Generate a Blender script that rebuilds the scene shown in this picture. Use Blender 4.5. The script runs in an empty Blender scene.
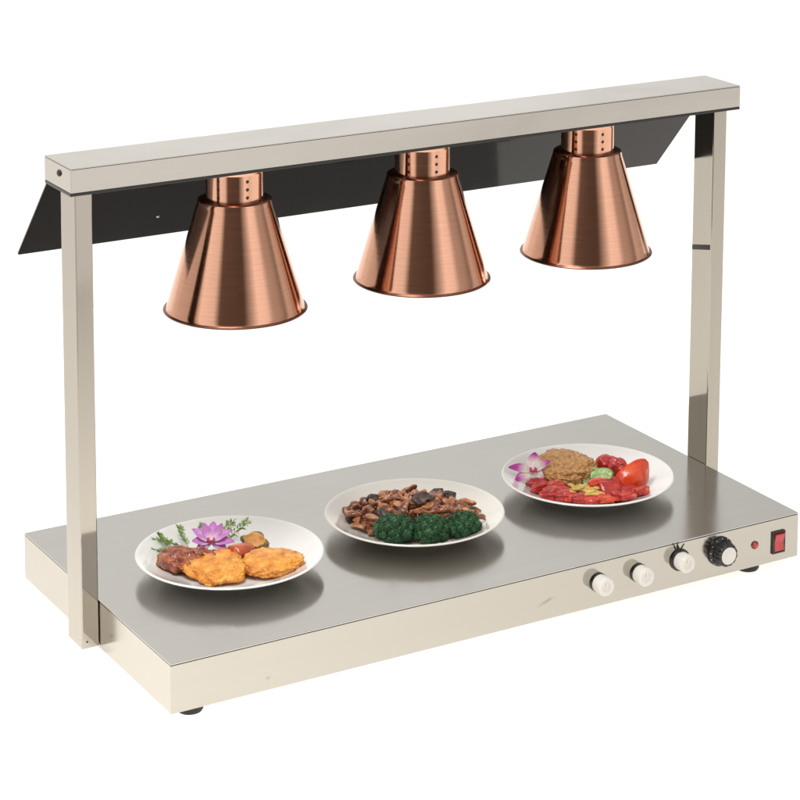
import bpy, bmesh, math, random
from mathutils import Vector, Matrix, Euler, noise
from math import pi, sin, cos, radians
random.seed(7)
C = bpy.context.scene
COL = C.collection

# ---------------------------------------------------------------- camera
YAW, PITCH, ROLL = -0.5558, -0.1552, 0.0093
FPX, PX, PY = 2457.78, 487.70, -36.52          # focal length and principal point, in 800 px units
cd = bpy.data.cameras.new("camera"); cam = bpy.data.objects.new("camera", cd); COL.objects.link(cam)
cam.location = (-1.1985, -2.6649, 1.3430)
fw = Vector((-sin(YAW)*cos(PITCH), cos(YAW)*cos(PITCH), sin(PITCH)))
r = fw.cross(Vector((0, 0, 1))).normalized(); u = r.cross(fw)
r2 = r*cos(ROLL) + u*sin(ROLL); u2 = -r*sin(ROLL) + u*cos(ROLL)
cam.matrix_world = Matrix.Translation(cam.location) @ Matrix((r2, u2, -fw)).transposed().to_4x4()
cd.sensor_width = 36; cd.lens = FPX/800*36
cd.shift_x = (400-PX)/800; cd.shift_y = (PY-400)/800
cd.clip_end = 200
C.camera = cam

# ---------------------------------------------------------------- world: a studio room seen as an environment
w = bpy.data.worlds.new("World"); C.world = w; w.use_nodes = True
nt = w.node_tree; N = nt.nodes; L = nt.links
bg = N["Background"]
tc = N.new("ShaderNodeTexCoord")
def vdot(vec):
    n = N.new("ShaderNodeVectorMath"); n.operation = 'DOT_PRODUCT'
    L.new(tc.outputs["Generated"], n.inputs[0]); n.inputs[1].default_value = vec; return n.outputs["Value"]
def wm(op, a, b=None):
    n = N.new("ShaderNodeMath"); n.operation = op
    for i, x in enumerate((a, b)):
        if x is None: continue
        if isinstance(x, (int, float)): n.inputs[i].default_value = x
        else: L.new(x, n.inputs[i])
    return n.outputs[0]
az = wm('ARCTAN2', vdot((0.85, -0.527, 0)), vdot((-0.527, -0.85, 0)))   # 0 = the dark side of the room, +-pi = the backdrop
azn = wm('ADD', wm('DIVIDE', az, 2*pi), 0.5)
ramp = N.new("ShaderNodeValToRGB"); L.new(azn, ramp.inputs[0])
def A(deg): return (deg+180)/360
stops = [(-180, (.90, .88, .85)), (-152, (.90, .88, .84)), (-138, (.85, .80, .73)), (-122, (.90, .84, .76)), (-104, (.75, .71, .66)), (-74, (.62, .58, .54)),
         (-66, (.22, .19, .165)), (-57, (1.25, 1.2, 1.15)), (-32, (1.05, 1.0, .95)), (-22, (.13, .10, .08)), (22, (.10, .08, .065)), (36, (.7, .66, .62)),
         (46, (1.3, 1.25, 1.2)), (62, (1.2, 1.15, 1.1)), (72, (.6, .56, .52)), (88, (.5, .46, .42)), (98, (.3, .27, .24)), (106, (.75, .7, .65)), (130, (.35, .32, .29)), (150, (.50, .48, .46)), (168, (.66, .64, .62)), (180, (.90, .88, .85))]
cr = ramp.color_ramp
while len(cr.elements) > 1: cr.elements.remove(cr.elements[-1])
cr.elements[0].position = A(stops[0][0]); cr.elements[0].color = (*stops[0][1], 1)
for d, c in stops[1:]:
    e = cr.elements.new(A(d)); e.color = (*c, 1)
el = vdot((0, 0, 1))
mr = N.new("ShaderNodeMapRange"); mr.interpolation_type = 'SMOOTHSTEP'
L.new(el, mr.inputs["Value"]); mr.inputs["From Min"].default_value = 0.55; mr.inputs["From Max"].default_value = 0.8
mx = N.new("ShaderNodeMix"); mx.data_type = 'RGBA'
L.new(mr.outputs[0], mx.inputs[0]); L.new(ramp.outputs[0], mx.inputs[6]); mx.inputs[7].default_value = (.80, .79, .77, 1)
me_ = N.new("ShaderNodeValToRGB"); L.new(el, me_.inputs[0])      # the backdrop is lit unevenly from low to high
for p_, v_ in ((.26, 1.25), (.30, 1.0), (.355, 1.0), (.43, 1.16)):
    e = me_.color_ramp.elements.new(p_); e.color = (v_*.5, v_*.5, v_*.5, 1)
me_.color_ramp.elements[0].color = (.625, .625, .625, 1); me_.color_ramp.elements[-1].color = (.55, .55, .55, 1)
mb = N.new("ShaderNodeMapRange"); mb.interpolation_type = 'SMOOTHSTEP'
L.new(vdot((.527, .85, 0)), mb.inputs["Value"]); mb.inputs["From Min"].default_value = .3; mb.inputs["From Max"].default_value = .8
lift = wm('ADD', wm('MULTIPLY', wm('SUBTRACT', wm('MULTIPLY', me_.outputs[0], 2.0), 1.0), mb.outputs[0]), 1.0)
sc_ = N.new("ShaderNodeVectorMath"); sc_.operation = 'SCALE'; L.new(mx.outputs[2], sc_.inputs[0]); L.new(lift, sc_.inputs["Scale"])
L.new(sc_.outputs[0], bg.inputs["Color"]); bg.inputs["Strength"].default_value = 1.0

# ---------------------------------------------------------------- lamps
def area(name, loc, target, size, size_y, power, col=(1, 1, 1)):
    d = bpy.data.lights.new(name, 'AREA'); d.shape = 'RECTANGLE'; d.size = size; d.size_y = size_y; d.energy = power; d.color = col
    o = bpy.data.objects.new(name, d); COL.objects.link(o); o.location = loc
    o.rotation_euler = (Vector(target)-Vector(loc)).to_track_quat('-Z', 'Y').to_euler(); return o
area("softbox_key", (-0.35, -0.30, 1.95), (0.3, 0.25, 0), 0.8, 0.7, 31, (1, .98, .95))
# added unseen lamps under the floor sheet, to burn it white
lt = area("added_floor_fill", (4.05, 6.1, -0.6), (4.05, 6.1, 0), 16, 16, 960, (1, .985, .95)); lt.rotation_euler = (pi, 0, YAW)
area("added_floor_fill", (-0.25, -0.05, -0.6), (-0.25, -0.05, 0), 1.0, 1.0, 5.5, (1, .95, .88))  # added warm fill, brightens the ground and its reflections at front left
C.view_settings.view_transform = 'Standard'; C.view_settings.look = 'None'; C.view_settings.exposure = 0; C.view_settings.gamma = 1
C.render.engine = 'CYCLES'
C.cycles.max_bounces = 14; C.cycles.diffuse_bounces = 8; C.cycles.glossy_bounces = 8; C.cycles.use_denoising = True

# ---------------------------------------------------------------- materials
def mat(name, col, rough=.5, metal=0, spec=.5, aniso=0, coat=0, sss=0, sss_r=None, trans=0):
    m = bpy.data.materials.new(name); m.use_nodes = True
    b = m.node_tree.nodes["Principled BSDF"]
    b.inputs["Base Color"].default_value = (*col, 1); b.inputs["Roughness"].default_value = rough; b.inputs["Metallic"].default_value = metal
    b.inputs["Specular IOR Level"].default_value = spec; b.inputs["Anisotropic"].default_value = aniso; b.inputs["Coat Weight"].default_value = coat
    b.inputs["Coat Roughness"].default_value = .12
    if sss: b.inputs["Subsurface Weight"].default_value = sss; b.inputs["Subsurface Scale"].default_value = .006; b.inputs["Subsurface Radius"].default_value = sss_r or (1, .4, .2)
    return m
def nodes(m): return m.node_tree.nodes, m.node_tree.links, m.node_tree.nodes["Principled BSDF"]
def noisy(m, cols, scale=60, detail=5, bump=0, bscale=None, stretch=(1, 1, 1), bdist=.002, rough=None, voro=False):
    """colour ramp over noise + bump, in object space"""
    n, l, b = nodes(m)
    t = n.new("ShaderNodeTexCoord"); mp = n.new("ShaderNodeMapping"); mp.inputs["Scale"].default_value = stretch
    l.new(t.outputs["Object"], mp.inputs[0])
    ns = n.new("ShaderNodeTexNoise"); ns.inputs["Scale"].default_value = scale; ns.inputs["Detail"].default_value = detail; ns.inputs["Roughness"].default_value = .6
    l.new(mp.outputs[0], ns.inputs["Vector"])
    if cols:
        cr = n.new("ShaderNodeValToRGB"); l.new(ns.outputs["Fac"], cr.inputs[0])
        e = cr.color_ramp
        while len(e.elements) > 1: e.elements.remove(e.elements[-1])
        for i, (p, c) in enumerate(cols):
            x = e.elements[0] if i == 0 else e.elements.new(p)
            x.position = p; x.color = (*c, 1)
        l.new(cr.outputs[0], b.inputs["Base Color"])
    if rough:
        r_ = n.new("ShaderNodeMapRange"); l.new(ns.outputs["Fac"], r_.inputs[0]); r_.inputs[1].default_value = .3; r_.inputs[2].default_value = .7
        r_.inputs[3].default_value, r_.inputs[4].default_value = rough; l.new(r_.outputs[0], b.inputs["Roughness"])
    if bump:
        if voro:
            n2 = n.new("ShaderNodeTexVoronoi"); n2.inputs["Scale"].default_value = bscale or scale; out = n2.outputs["Distance"]
        else:
            n2 = n.new("ShaderNodeTexNoise"); n2.inputs["Scale"].default_value = bscale or scale*2; n2.inputs["Detail"].default_value = 6; out = n2.outputs["Fac"]
        l.new(mp.outputs[0], n2.inputs["Vector"])
        bp = n.new("ShaderNodeBump"); bp.inputs["Strength"].default_value = bump; bp.inputs["Distance"].default_value = bdist
        l.new(out, bp.inputs["Height"]); l.new(bp.outputs[0], b.inputs["Normal"])
    return m

def steel(name, col, rough, stretch, bump=.02, r_rng=.04):
    m = mat(name, col, rough, 1)
    return noisy(m, [(.3, tuple(c*.985 for c in col)), (.7, tuple(min(1, c*1.01) for c in col))], scale=60, detail=3, bump=bump, bscale=700, stretch=stretch, bdist=.0004, rough=(rough-r_rng, rough+r_rng))
M = {}
def smudge(m, lo, hi, scale=5):
    """broad wipe marks: uneven polish"""
    n, l, b = nodes(m); t = n.new("ShaderNodeTexCoord"); ns = n.new("ShaderNodeTexNoise"); ns.inputs["Scale"].default_value = scale; ns.inputs["Detail"].default_value = 7; ns.inputs["Distortion"].default_value = 1.2
    l.new(t.outputs["Object"], ns.inputs["Vector"])
    mr = n.new("ShaderNodeMapRange"); l.new(ns.outputs["Fac"], mr.inputs[0]); mr.inputs[1].default_value = .38; mr.inputs[2].default_value = .68; mr.inputs[3].default_value = lo; mr.inputs[4].default_value = hi
    l.new(mr.outputs[0], b.inputs["Roughness"]); return m
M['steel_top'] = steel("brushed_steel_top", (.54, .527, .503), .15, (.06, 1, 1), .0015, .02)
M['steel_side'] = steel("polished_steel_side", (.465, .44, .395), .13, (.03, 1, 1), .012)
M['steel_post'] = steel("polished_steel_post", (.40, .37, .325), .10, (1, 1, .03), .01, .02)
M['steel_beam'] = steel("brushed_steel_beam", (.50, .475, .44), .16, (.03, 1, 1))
M['black'] = noisy(mat("black_enamel", (.013, .011, .010), .3), None, bump=.03, bscale=900)
M['panel'] = noisy(mat("smoked_acrylic", (.005, .003, .0022), .07, spec=.24), None, rough=(.05, .1), scale=20)
M['rubber'] = mat("black_rubber", (.012, .012, .012), .6)
M['recess'] = mat("dark_seam", (.02, .017, .014), .6)
M['white_plastic'] = noisy(mat("ivory_plastic", (.74, .72, .67), .35, sss=.1, sss_r=(1, .9, .8)), None, bump=.04, bscale=500)
M['black_plastic'] = mat("black_plastic", (.012, .012, .013), .28)
M['red_plastic'] = noisy(mat("red_rocker_plastic", (.50, .02, .025), .25, coat=.5), [(.3, (.42, .012, .02)), (.7, (.55, .03, .035))], scale=80)
M['red_lens'] = mat("dark_red_lens", (.16, .008, .012), .12, coat=1)
M['bolt'] = mat("dark_bolt", (.05, .045, .04), .4, .8)
M['screw'] = mat("bright_screw", (.75, .75, .75), .25, 1)
M['porcelain'] = noisy(mat("white_porcelain", (.79, .78, .76), .1, coat=.6), [(.3, (.835, .83, .815)), (.7, (.855, .85, .835))], scale=9)
M['porcelain_warm'] = noisy(mat("ivory_porcelain", (.72, .695, .64), .1, coat=.6), [(.3, (.75, .725, .67)), (.7, (.78, .755, .70))], scale=9)
M['shade_in'] = mat("shade_inner_enamel", (.7, .66, .6), .35)
M['bulb'] = mat("bulb_glass", (.75, .72, .68), .15, coat=.5)

def copper():
    m = mat("brushed_copper", (.78, .40, .27), .2, 1, aniso=.6)
    n, l, b = nodes(m)
    tg = n.new("ShaderNodeTangent"); tg.direction_type = 'RADIAL'; tg.axis = 'Z'; l.new(tg.outputs[0], b.inputs["Tangent"]); b.inputs['Anisotropic Rotation'].default_value = .25
    t = n.new("ShaderNodeTexCoord"); mp = n.new("ShaderNodeMapping"); mp.inputs["Scale"].default_value = (1, 1, 24)
    l.new(t.outputs["Object"], mp.inputs[0])
    ns = n.new("ShaderNodeTexNoise"); ns.inputs["Scale"].default_value = 22; ns.inputs["Detail"].default_value = 4; l.new(mp.outputs[0], ns.inputs["Vector"])
    cr = n.new("ShaderNodeValToRGB"); l.new(ns.outputs["Fac"], cr.inputs[0])
    cr.color_ramp.elements[0].position = .3; cr.color_ramp.elements[0].color = (.69, .375, .26, 1)
    cr.color_ramp.elements[1].position = .7; cr.color_ramp.elements[1].color = (.75, .42, .295, 1)
    l.new(cr.outputs[0], b.inputs["Base Color"])
    r_ = n.new("ShaderNodeMapRange"); l.new(ns.outputs["Fac"], r_.inputs[0]); r_.inputs[1].default_value = .3; r_.inputs[2].default_value = .7
    r_.inputs[3].default_value = .12; r_.inputs[4].default_value = .155; l.new(r_.outputs[0], b.inputs["Roughness"])
    return m
M['copper'] = copper()
M['copper_rim'] = noisy(mat('dark_copper_rim', (.22, .09, .06), .28, 1), [(.3, (.15, .06, .04)), (.7, (.27, .12, .08))], 40)  # darker copper on the rim lip and shoulder ring

# ---------------------------------------------------------------- mesh helpers
def link(name, me, m, parent=None):
    o = bpy.data.objects.new(name, me); COL.objects.link(o)
    for x in (m if isinstance(m, (list, tuple)) else [m]):
        if x: me.materials.append(x)
    if parent: o.parent = parent
    return o
def fin(bm, name, m, parent=None, smooth=35, loc=None, hard=False):
    bmesh.ops.recalc_face_normals(bm, faces=bm.faces)
    me = bpy.data.meshes.new(name); bm.to_mesh(me); bm.free()
    for p in me.polygons: p.use_smooth = smooth > 0
    if 0 < smooth < 180:
        me.set_sharp_from_angle(angle=radians(smooth))
        for p in me.polygons:                      # broad sheet faces stay truly flat
            if len(p.vertices) == 4 and p.area > 2e-5 and hard: p.use_smooth = False
    o = link(name, me, m, parent)
    if loc is not None: o.location = loc
    return o
def box(bm, lo, hi, bev=0, seg=2, mi=0):
    t = bmesh.new()
    vs = [t.verts.new((x, y, z)) for x in (lo[0], hi[0]) for y in (lo[1], hi[1]) for z in (lo[2], hi[2])]
    for f in ((0, 1, 3, 2), (4, 6, 7, 5), (0, 4, 5, 1), (2, 3, 7, 6), (0, 2, 6, 4), (1, 5, 7, 3)): t.faces.new([vs[i] for i in f])
    bmesh.ops.recalc_face_normals(t, faces=t.faces)
    if bev: bmesh.ops.bevel(t, geom=t.edges[:], offset=bev, segments=seg, profile=.6, affect='EDGES')
    merge(bm, t, mi=mi)
def merge(bm, t, mx=None, mi=0):
    if mx is not None: bmesh.ops.transform(t, matrix=mx, verts=t.verts)
    mp = {v: bm.verts.new(v.co) for v in t.verts}
    for f in t.faces:
        try: g = bm.faces.new([mp[v] for v in f.verts]); g.material_index = mi if mi else f.material_index
        except ValueError: pass
    t.free()
def lathe(bm, prof, seg=64, mx=None, mi=0, closed=False, flute=None):
    """prof = (r, z) list"""
    t = bmesh.new(); rings = []
    for (rr, z) in prof:
        if rr < 1e-7: rings.append([t.verts.new((0, 0, z))])
        else:
            ring = []
            for i in range(seg):
                q = rr*(1+(flute(i) if flute else 0)); a = 2*pi*i/seg
                ring.append(t.verts.new((q*cos(a), q*sin(a), z)))
            rings.append(ring)
    pairs = list(zip(rings, rings[1:]))
    if closed: pairs.append((rings[-1], rings[0]))
    for a, b in pairs:
        for i in range(seg):
            j = (i+1) % seg
            if len(a) == 1 and len(b) == 1: continue
            if len(a) == 1: t.faces.new((a[0], b[j], b[i]))
            elif len(b) == 1: t.faces.new((a[i], a[j], b[0]))
            else: t.faces.new((a[i], a[j], b[j], b[i]))
    merge(bm, t, mx, mi)
def tube(bm, pts, rad, seg=8, mi=0):
    t = bmesh.new(); rings = []
    pts = [Vector(p) for p in pts]
    for k, p in enumerate(pts):
        d = (pts[min(k+1, len(pts)-1)]-pts[max(k-1, 0)]).normalized()
        a = d.orthogonal().normalized(); b = d.cross(a)
        rr = rad[k] if isinstance(rad, (list, tuple)) else rad
        if k and rings:
            # keep the ring from twisting
            pa = (rings[-1][0].co-pts[k-1]); a = (pa-d*pa.dot(d)).normalized(); b = d.cross(a)
        rings.append([t.verts.new(p+a*rr*cos(2*pi*i/seg)+b*rr*sin(2*pi*i/seg)) for i in range(seg)])
    for A_, B_ in zip(rings, rings[1:]):
        for i in range(seg): t.faces.new((A_[i], A_[(i+1) % seg], B_[(i+1) % seg], B_[i]))
    t.faces.new(rings[0]); t.faces.new(rings[-1])
    merge(bm, t, mi=mi)
def tag(o, label, cat, group=None, kind=None):
    if kind: o['kind'] = kind
    if label: o['label'] = label
    if cat: o['category'] = cat
    if group: o['group'] = group
    return o
def empty(name, loc, label, cat, group=None, rz=0):
    o = bpy.data.objects.new(name, None); COL.objects.link(o); o.location = loc; o.rotation_euler = (0, 0, rz); o.empty_display_size = .02
    return tag(o, label, cat, group)
def copy_tree(o, parent=None):
    c = o.copy(); COL.objects.link(c)
    if parent: c.parent = parent
    for ch in list(o.children): copy_tree(ch, c)
    return c

# ---------------------------------------------------------------- setting
ZF = -0.0778
me = bpy.data.meshes.new("floor"); FX, FY = .527, .85                                     # sheet cut short out of view, so the copper necks reflect dark
me.from_pydata([(.45*0-.85*FX+sx*.85+k*FX, -.85*FY-sx*.527+k*FY, ZF) for sx, k in ((-14, 0), (14, 0), (14, 22), (-14, 22))], [], [(0, 1, 2, 3)])
fm = bpy.data.materials.new("translucent_white_floor"); fm.use_nodes = True  # translucent so the added lamps below whiten it and wash out contact shadows
n = fm.node_tree.nodes; l = fm.node_tree.links; n.clear()
out = n.new("ShaderNodeOutputMaterial"); ad = n.new("ShaderNodeMixShader"); ad.inputs[0].default_value = .5
df = n.new("ShaderNodeBsdfDiffuse"); tr = n.new("ShaderNodeBsdfTranslucent")
tx = n.new("ShaderNodeTexCoord"); nz = n.new("ShaderNodeTexNoise"); nz.inputs["Scale"].default_value = 3; l.new(tx.outputs["Object"], nz.inputs[0])
fr = n.new("ShaderNodeValToRGB"); l.new(nz.outputs["Fac"], fr.inputs[0])
fr.color_ramp.elements[0].color = (.92, .91, .89, 1); fr.color_ramp.elements[1].color = (.94, .93, .91, 1)
l.new(fr.outputs[0], df.inputs[0]); l.new(fr.outputs[0], tr.inputs[0])
l.new(df.outputs[0], ad.inputs[1]); l.new(tr.outputs[0], ad.inputs[2]); l.new(ad.outputs[0], out.inputs[0])
fo = link("floor", me, fm); tag(fo, "plain white surface, lit by added lamps below, under the steel food warmer", None, kind='structure')

# ---------------------------------------------------------------- the food warmer
D, H = 0.4968, 0.0665
PW, PD, YP = 0.0241, 0.0482, 0.2264
ZB, HB, DB, YB, OX = 0.5621, 0.0323, 0.089, 0.210, 0.0122
XL, XR = -PW-OX, 1+PW+OX
W_ = empty("food_warmer", (0.5, 0.25, ZF), "stainless steel buffet food warmer with three copper heat lamps over a flat heated base", "food warmer")
OFF = Vector((0.5, 0.25, ZF))
def part(bm, name, m, parent=W_, smooth=35, origin=None):
    hard = name in ('top_lid', 'base_cabinet', 'top_plate', 'support_post', 'crossbeam', 'under_plate', 'lower_sheet', 'rear_panel', 'power_switch', 'rocker')
    """build in world coordinates, keep the origin at the part and parent it"""
    origin = Vector(origin or (0.5, 0.25, 0))
    bmesh.ops.translate(bm, vec=-origin, verts=bm.verts)
    o = fin(bm, name, m, parent, smooth, hard=hard)
    base = OFF if parent is W_ else parent['_o']
    o.location = origin-Vector(base); o['_o'] = tuple(origin)
    return o
# body, with a fine seam under the top sheet
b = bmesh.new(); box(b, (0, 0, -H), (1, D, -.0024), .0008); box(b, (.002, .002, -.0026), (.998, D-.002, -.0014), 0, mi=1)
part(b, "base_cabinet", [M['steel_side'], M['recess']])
b = bmesh.new(); box(b, (0, 0, -.0015), (1, D, 0), .0004, 2); part(b, "top_plate", M['steel_top'])
# feet
def scuffs(m, spots, col):
    """small dull marks where the steel is stained"""
    n, l, b = nodes(m); src = b.inputs["Base Color"].links[0].from_socket
    t = n.new("ShaderNodeTexCoord"); ns = n.new("ShaderNodeTexNoise"); ns.inputs["Scale"].default_value = 120; l.new(t.outputs["Object"], ns.inputs["Vector"])
    for (x, y, z, rx, rz, k) in spots:
        mp = n.new("ShaderNodeMapping"); mp.vector_type = 'TEXTURE'; mp.inputs["Location"].default_value = (x, y, z); mp.inputs["Rotation"].default_value = (0, radians(-20), 0); mp.inputs["Scale"].default_value = (rx, .01, rz)
        l.new(t.outputs["Object"], mp.inputs[0]); ln = n.new("ShaderNodeVectorMath"); ln.operation = 'LENGTH'; l.new(mp.outputs[0], ln.inputs[0])
        ad = n.new("ShaderNodeMath"); ad.operation = 'ADD'; l.new(ln.outputs["Value"], ad.inputs[0]); l.new(ns.outputs["Fac"], ad.inputs[1])
        mr = n.new("ShaderNodeMapRange"); mr.interpolation_type = 'SMOOTHSTEP'; l.new(ad.outputs[0], mr.inputs[0]); mr.inputs[1].default_value = 1.5; mr.inputs[2].default_value = .6; mr.inputs[3].default_value = 0; mr.inputs[4].default_value = k
        mx = n.new("ShaderNodeMix"); mx.data_type = 'RGBA'; l.new(mr.outputs[0], mx.inputs[0]); l.new(src, mx.inputs[6]); mx.inputs[7].default_value = (*col, 1); src = mx.outputs[2]
    l.new(src, b.inputs["Base Color"])
scuffs(M['steel_side'], [(.1357-.5, -.25, -.0502, .005, .004, .35), (.5605-.5, -.25, -.0405, .020, .0035, .45)], (.2, .18, .16))
smudge(M['steel_side'], .07, .24); smudge(M['steel_top'], .12, .21); smudge(M['steel_post'], .05, .12, 9); smudge(M['steel_beam'], .10, .2)
for x, y in ((.036, .022), (.925, .022), (.040, D-.034), (.96, D-.034)):
    b = bmesh.new(); lathe(b, [(0, ZF+.0003), (.0155, ZF+.0003), (.0172, ZF+.003), (.0172, -H), (0, -H)], 32, Matrix.Translation((x, y, 0)))
    part(b, "rubber_foot", M['rubber'], origin=(x, y, -H))
# posts
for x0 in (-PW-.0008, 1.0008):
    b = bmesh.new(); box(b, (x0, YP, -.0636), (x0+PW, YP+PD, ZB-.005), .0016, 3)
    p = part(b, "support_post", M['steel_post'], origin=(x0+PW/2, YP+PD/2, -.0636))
    if x0 < 0:
        b = bmesh.new(); lathe(b, [(0, .0006), (.0012, .0006), (.0016, 0), (0, 0)], 12, Matrix.Translation((x0+PW*.3, YP, -.054)) @ Matrix.Rotation(pi/2, 4, 'X'))
        part(b, "screw", M['bolt'], p, origin=(x0+PW*.3, YP, -.054))
    else:
        b = bmesh.new(); box(b, (x0-.0006, YP+.003, .3405), (x0+.0006, YP+PD-.001, .3485), .0003)
        for v in b.verts: v.co.z -= (v.co.y-YP)*.22
        part(b, "dark_band", M['bolt'], p, origin=(x0, YP+PD/2, .34))
# beam: folded steel channel on a black under plate
b = bmesh.new(); box(b, (XL, YB, ZB), (XR, YB+DB, ZB+HB-.0019), .0006, 3); beam = part(b, "crossbeam", M['steel_beam'], origin=(.5, YB+DB/2, ZB))
b = bmesh.new(); box(b, (XL, YB, ZB+HB-.0012), (XR, YB+DB, ZB+HB), .0004, 2); part(b, "top_lid", M['steel_beam'], beam, origin=(.5, YB+DB/2, ZB+HB))
b = bmesh.new(); box(b, (XL+.0012, YB+.0012, ZB+HB-.0021), (XR-.0012, YB+DB-.0012, ZB+HB-.0011)); part(b, "seam", M['recess'], beam, 0, origin=(.5, YB+DB/2, ZB+HB))
b = bmesh.new(); box(b, (XL-.0003, YB+.001, ZB-.0046), (XR+.0006, YB+DB-.001, ZB-.0003), .0006); part(b, "under_plate", M['black'], beam, origin=(.5, YB+DB/2, ZB))
b = bmesh.new(); box(b, (XL+.006, YB+.006, ZB-.0052), (XR-.006, YB+DB-.006, ZB-.0040), .0004); part(b, "lower_sheet", M['steel_side'], beam, origin=(.5, YB+DB/2, ZB-.005))
b = bmesh.new(); lathe(b, [(0, .002), (.0028, .0026), (.0042, .0016), (.0048, 0), (0, 0)], 20, Matrix.Translation((XL, .2479, .5813)) @ Matrix.Rotation(-pi/2, 4, 'Y'))
part(b, "bolt_head", M['bolt'], beam, origin=(XL, .2479, .5813))
# tilted smoked panel
y0, z0, y1, z1 = YB+DB-.002, ZB-.0055, YB+DB+.1099, ZB-.1296
d = Vector((0, y1-y0, z1-z0)).normalized(); nn = Vector((0, d.z, -d.y))
b = bmesh.new()
xa, xb = -.0335, 1.0285
c = [Vector((x, y, z))+nn*t for x in (xa, xb) for (y, z) in ((y0, z0), (y1, z1)) for t in (0, -.004)]
vs = [b.verts.new(p) for p in c]
for f in ((0, 1, 3, 2), (4, 6, 7, 5), (0, 4, 5, 1), (2, 3, 7, 6), (0, 2, 6, 4), (1, 5, 7, 3)): b.faces.new([vs[i] for i in f])
bmesh.ops.bevel(b, geom=b.edges[:], offset=.0008, segments=2, affect='EDGES')
pan = part(b, "rear_panel", M['panel'], origin=(.5, y0, z0))
for x in (.158, .842):
    q = Vector((x, y0, z0))+d*.118+nn*.0002
    rot = nn.to_track_quat('Z', 'Y').to_matrix().to_4x4()
    b = bmesh.new(); lathe(b, [(0, .0014), (.0012, .0013), (.0022, 0), (0, 0)], 16, Matrix.Translation(q) @ rot)
    part(b, "panel_screw", M['screw'], pan, origin=q)

# heat lamps (shade > neck, bulb)
ZR, ZS = 0.361, 0.5125
RR = .0945
def wobble(i): return 0
lamp0 = None
for x in (.2165, .5095, .7905):
    if lamp0 is None:
        b = bmesh.new()
        prof = [(.0395, ZS+.0030), (.0478, ZS+.0030), (.0500, ZS+.0018), (.0509, ZS-.001), (.0512, ZS-.0035), (.0512+.02*(RR-.052), ZS-.0035-.02*(ZS-ZR-.0077)), (.0512+.97*(RR-.052), ZS-.0035-.97*(ZS-ZR-.0077)), (RR-.0008, ZR+.0042), (RR, ZR+.0028), (RR+.0026, ZR+.0026), (RR+.0036, ZR+.0010), (RR+.0020, ZR-.0008), (RR-.001, ZR), (RR-.0022, ZR+.0024)]
        lathe(b, prof[:3], 128, mi=2); lathe(b, prof[2:9], 128); lathe(b, prof[8:], 128, mi=2)
        lathe(b, [(RR-.0022, ZR+.0024), (RR-.0035, ZR+.0046), (.0494, ZS-.004), (.0475, ZS+.0012), (0, ZS+.0012)], 128, mi=1)
        bmesh.ops.remove_doubles(b, verts=b.verts, dist=1e-6)
        sh = fin(b, "heat_lamp", [M['copper'], M['shade_in'], M['copper_rim']], W_, 40); sh.location = Vector((x, .2545, 0))-OFF; sh['_o'] = (x, .2545, 0)
        b = bmesh.new(); lathe(b, [(.0390, ZS+.002), (.0390, ZS+.004), (.0390, ZB-.0095), (.0390, ZB-.0085), (.0400, ZB-.007), (.0400, ZB-.0052), (0, ZB-.0052)], 96)
        for k in range(6):                                     # columns of vent holes
            a = radians(-90+60*k)
            for z in (.5235, .5345, .5455):
                mxx = Matrix.Translation((.0389*cos(a), .0389*sin(a), z)) @ Matrix.Rotation(a, 4, 'Z') @ Matrix.Rotation(pi/2, 4, 'Y')
                lathe(b, [(0, .0004), (.0022, .0004), (.0025, 0)], 12, mxx, mi=1)
        o = fin(b, "neck", [M['copper'], M['recess']], sh, 40)
        b = bmesh.new(); lathe(b, [(0, .397), (.02, .40), (.034, .412), (.04, .43), (.036, .452), (.022, .475), (.016, .487), (.016, .50), (0, .50)], 40)
        fin(b, "bulb", M['bulb'], sh, 60)
        b = bmesh.new(); lathe(b, [(.0165, .485), (.02, .485), (.02, ZS+.001), (.0165, ZS+.001)], 32, closed=True); fin(b, "lamp_socket", M['white_plastic'], sh, 40)
        lamp0 = sh
    else:
        c_ = copy_tree(lamp0, W_); c_.location = Vector((x, .2545, 0))-OFF

# controls on the front face
RX = Matrix.Rotation(pi/2, 4, 'X')      # +Z of a lathe -> -Y (towards the viewer)
def knob(x, z, prong=False):
    T = Matrix.Translation((x, 0, z)) @ RX
    b = bmesh.new(); R0 = .0136 if not prong else .0160
    lathe(b, [(R0, -.0002), (R0, .0026), (R0-.0008, .0036), (0, .0036)], 48, T)
    if prong:
        for s in (-1, 1): tube(b, [(x-.003+s*.0016, -.004, z+.015), (x-.003+s*.003, -.006, z+.0215), (x-.003+s*.0055, -.007, z+.0255)], [.0013, .0011, .0008], 8)
    o = part(b, "knob", M['black_plastic'], origin=(x, 0, z))
    b = bmesh.new()
    lathe(b, [(.0128, .0034), (.0131, .0048), (.0129, .0195), (.0121, .0212), (.0106, .0218), (.0066, .0216), (.0060, .0206), (0, .0206)], 48, T)
    box(b, (x-.0011, -.0226, z+.0008), (x+.0011, -.0205, z+.0092), .0004)
    part(b, "knob_cap", M['white_plastic'], o, 50, origin=(x, -.006, z))
knob(.647, -.0312); knob(.715, -.0318); knob(.7857, -.0272, True)
x, z = .8575, -.0296
T = Matrix.Translation((x, 0, z)) @ RX
b = bmesh.new()
lathe(b, [(.0205, -.0002), (.0215, .0015), (.0212, .004), (.019, .0055), (.0178, .006)], 64, T)
lathe(b, [(.0180, .0055), (.0172, .018), (.0160, .0205), (.0128, .0212), (.0120, .0205), (0, .0205)], 96, T, flute=lambda i: (-.07 if (i % 8) in (0, 1) else (0 if (i % 8) in (3, 4, 5, 6) else -.03)))
dl = part(b, "thermostat_dial", M['black_plastic'], origin=(x, 0, z), smooth=30)
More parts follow.
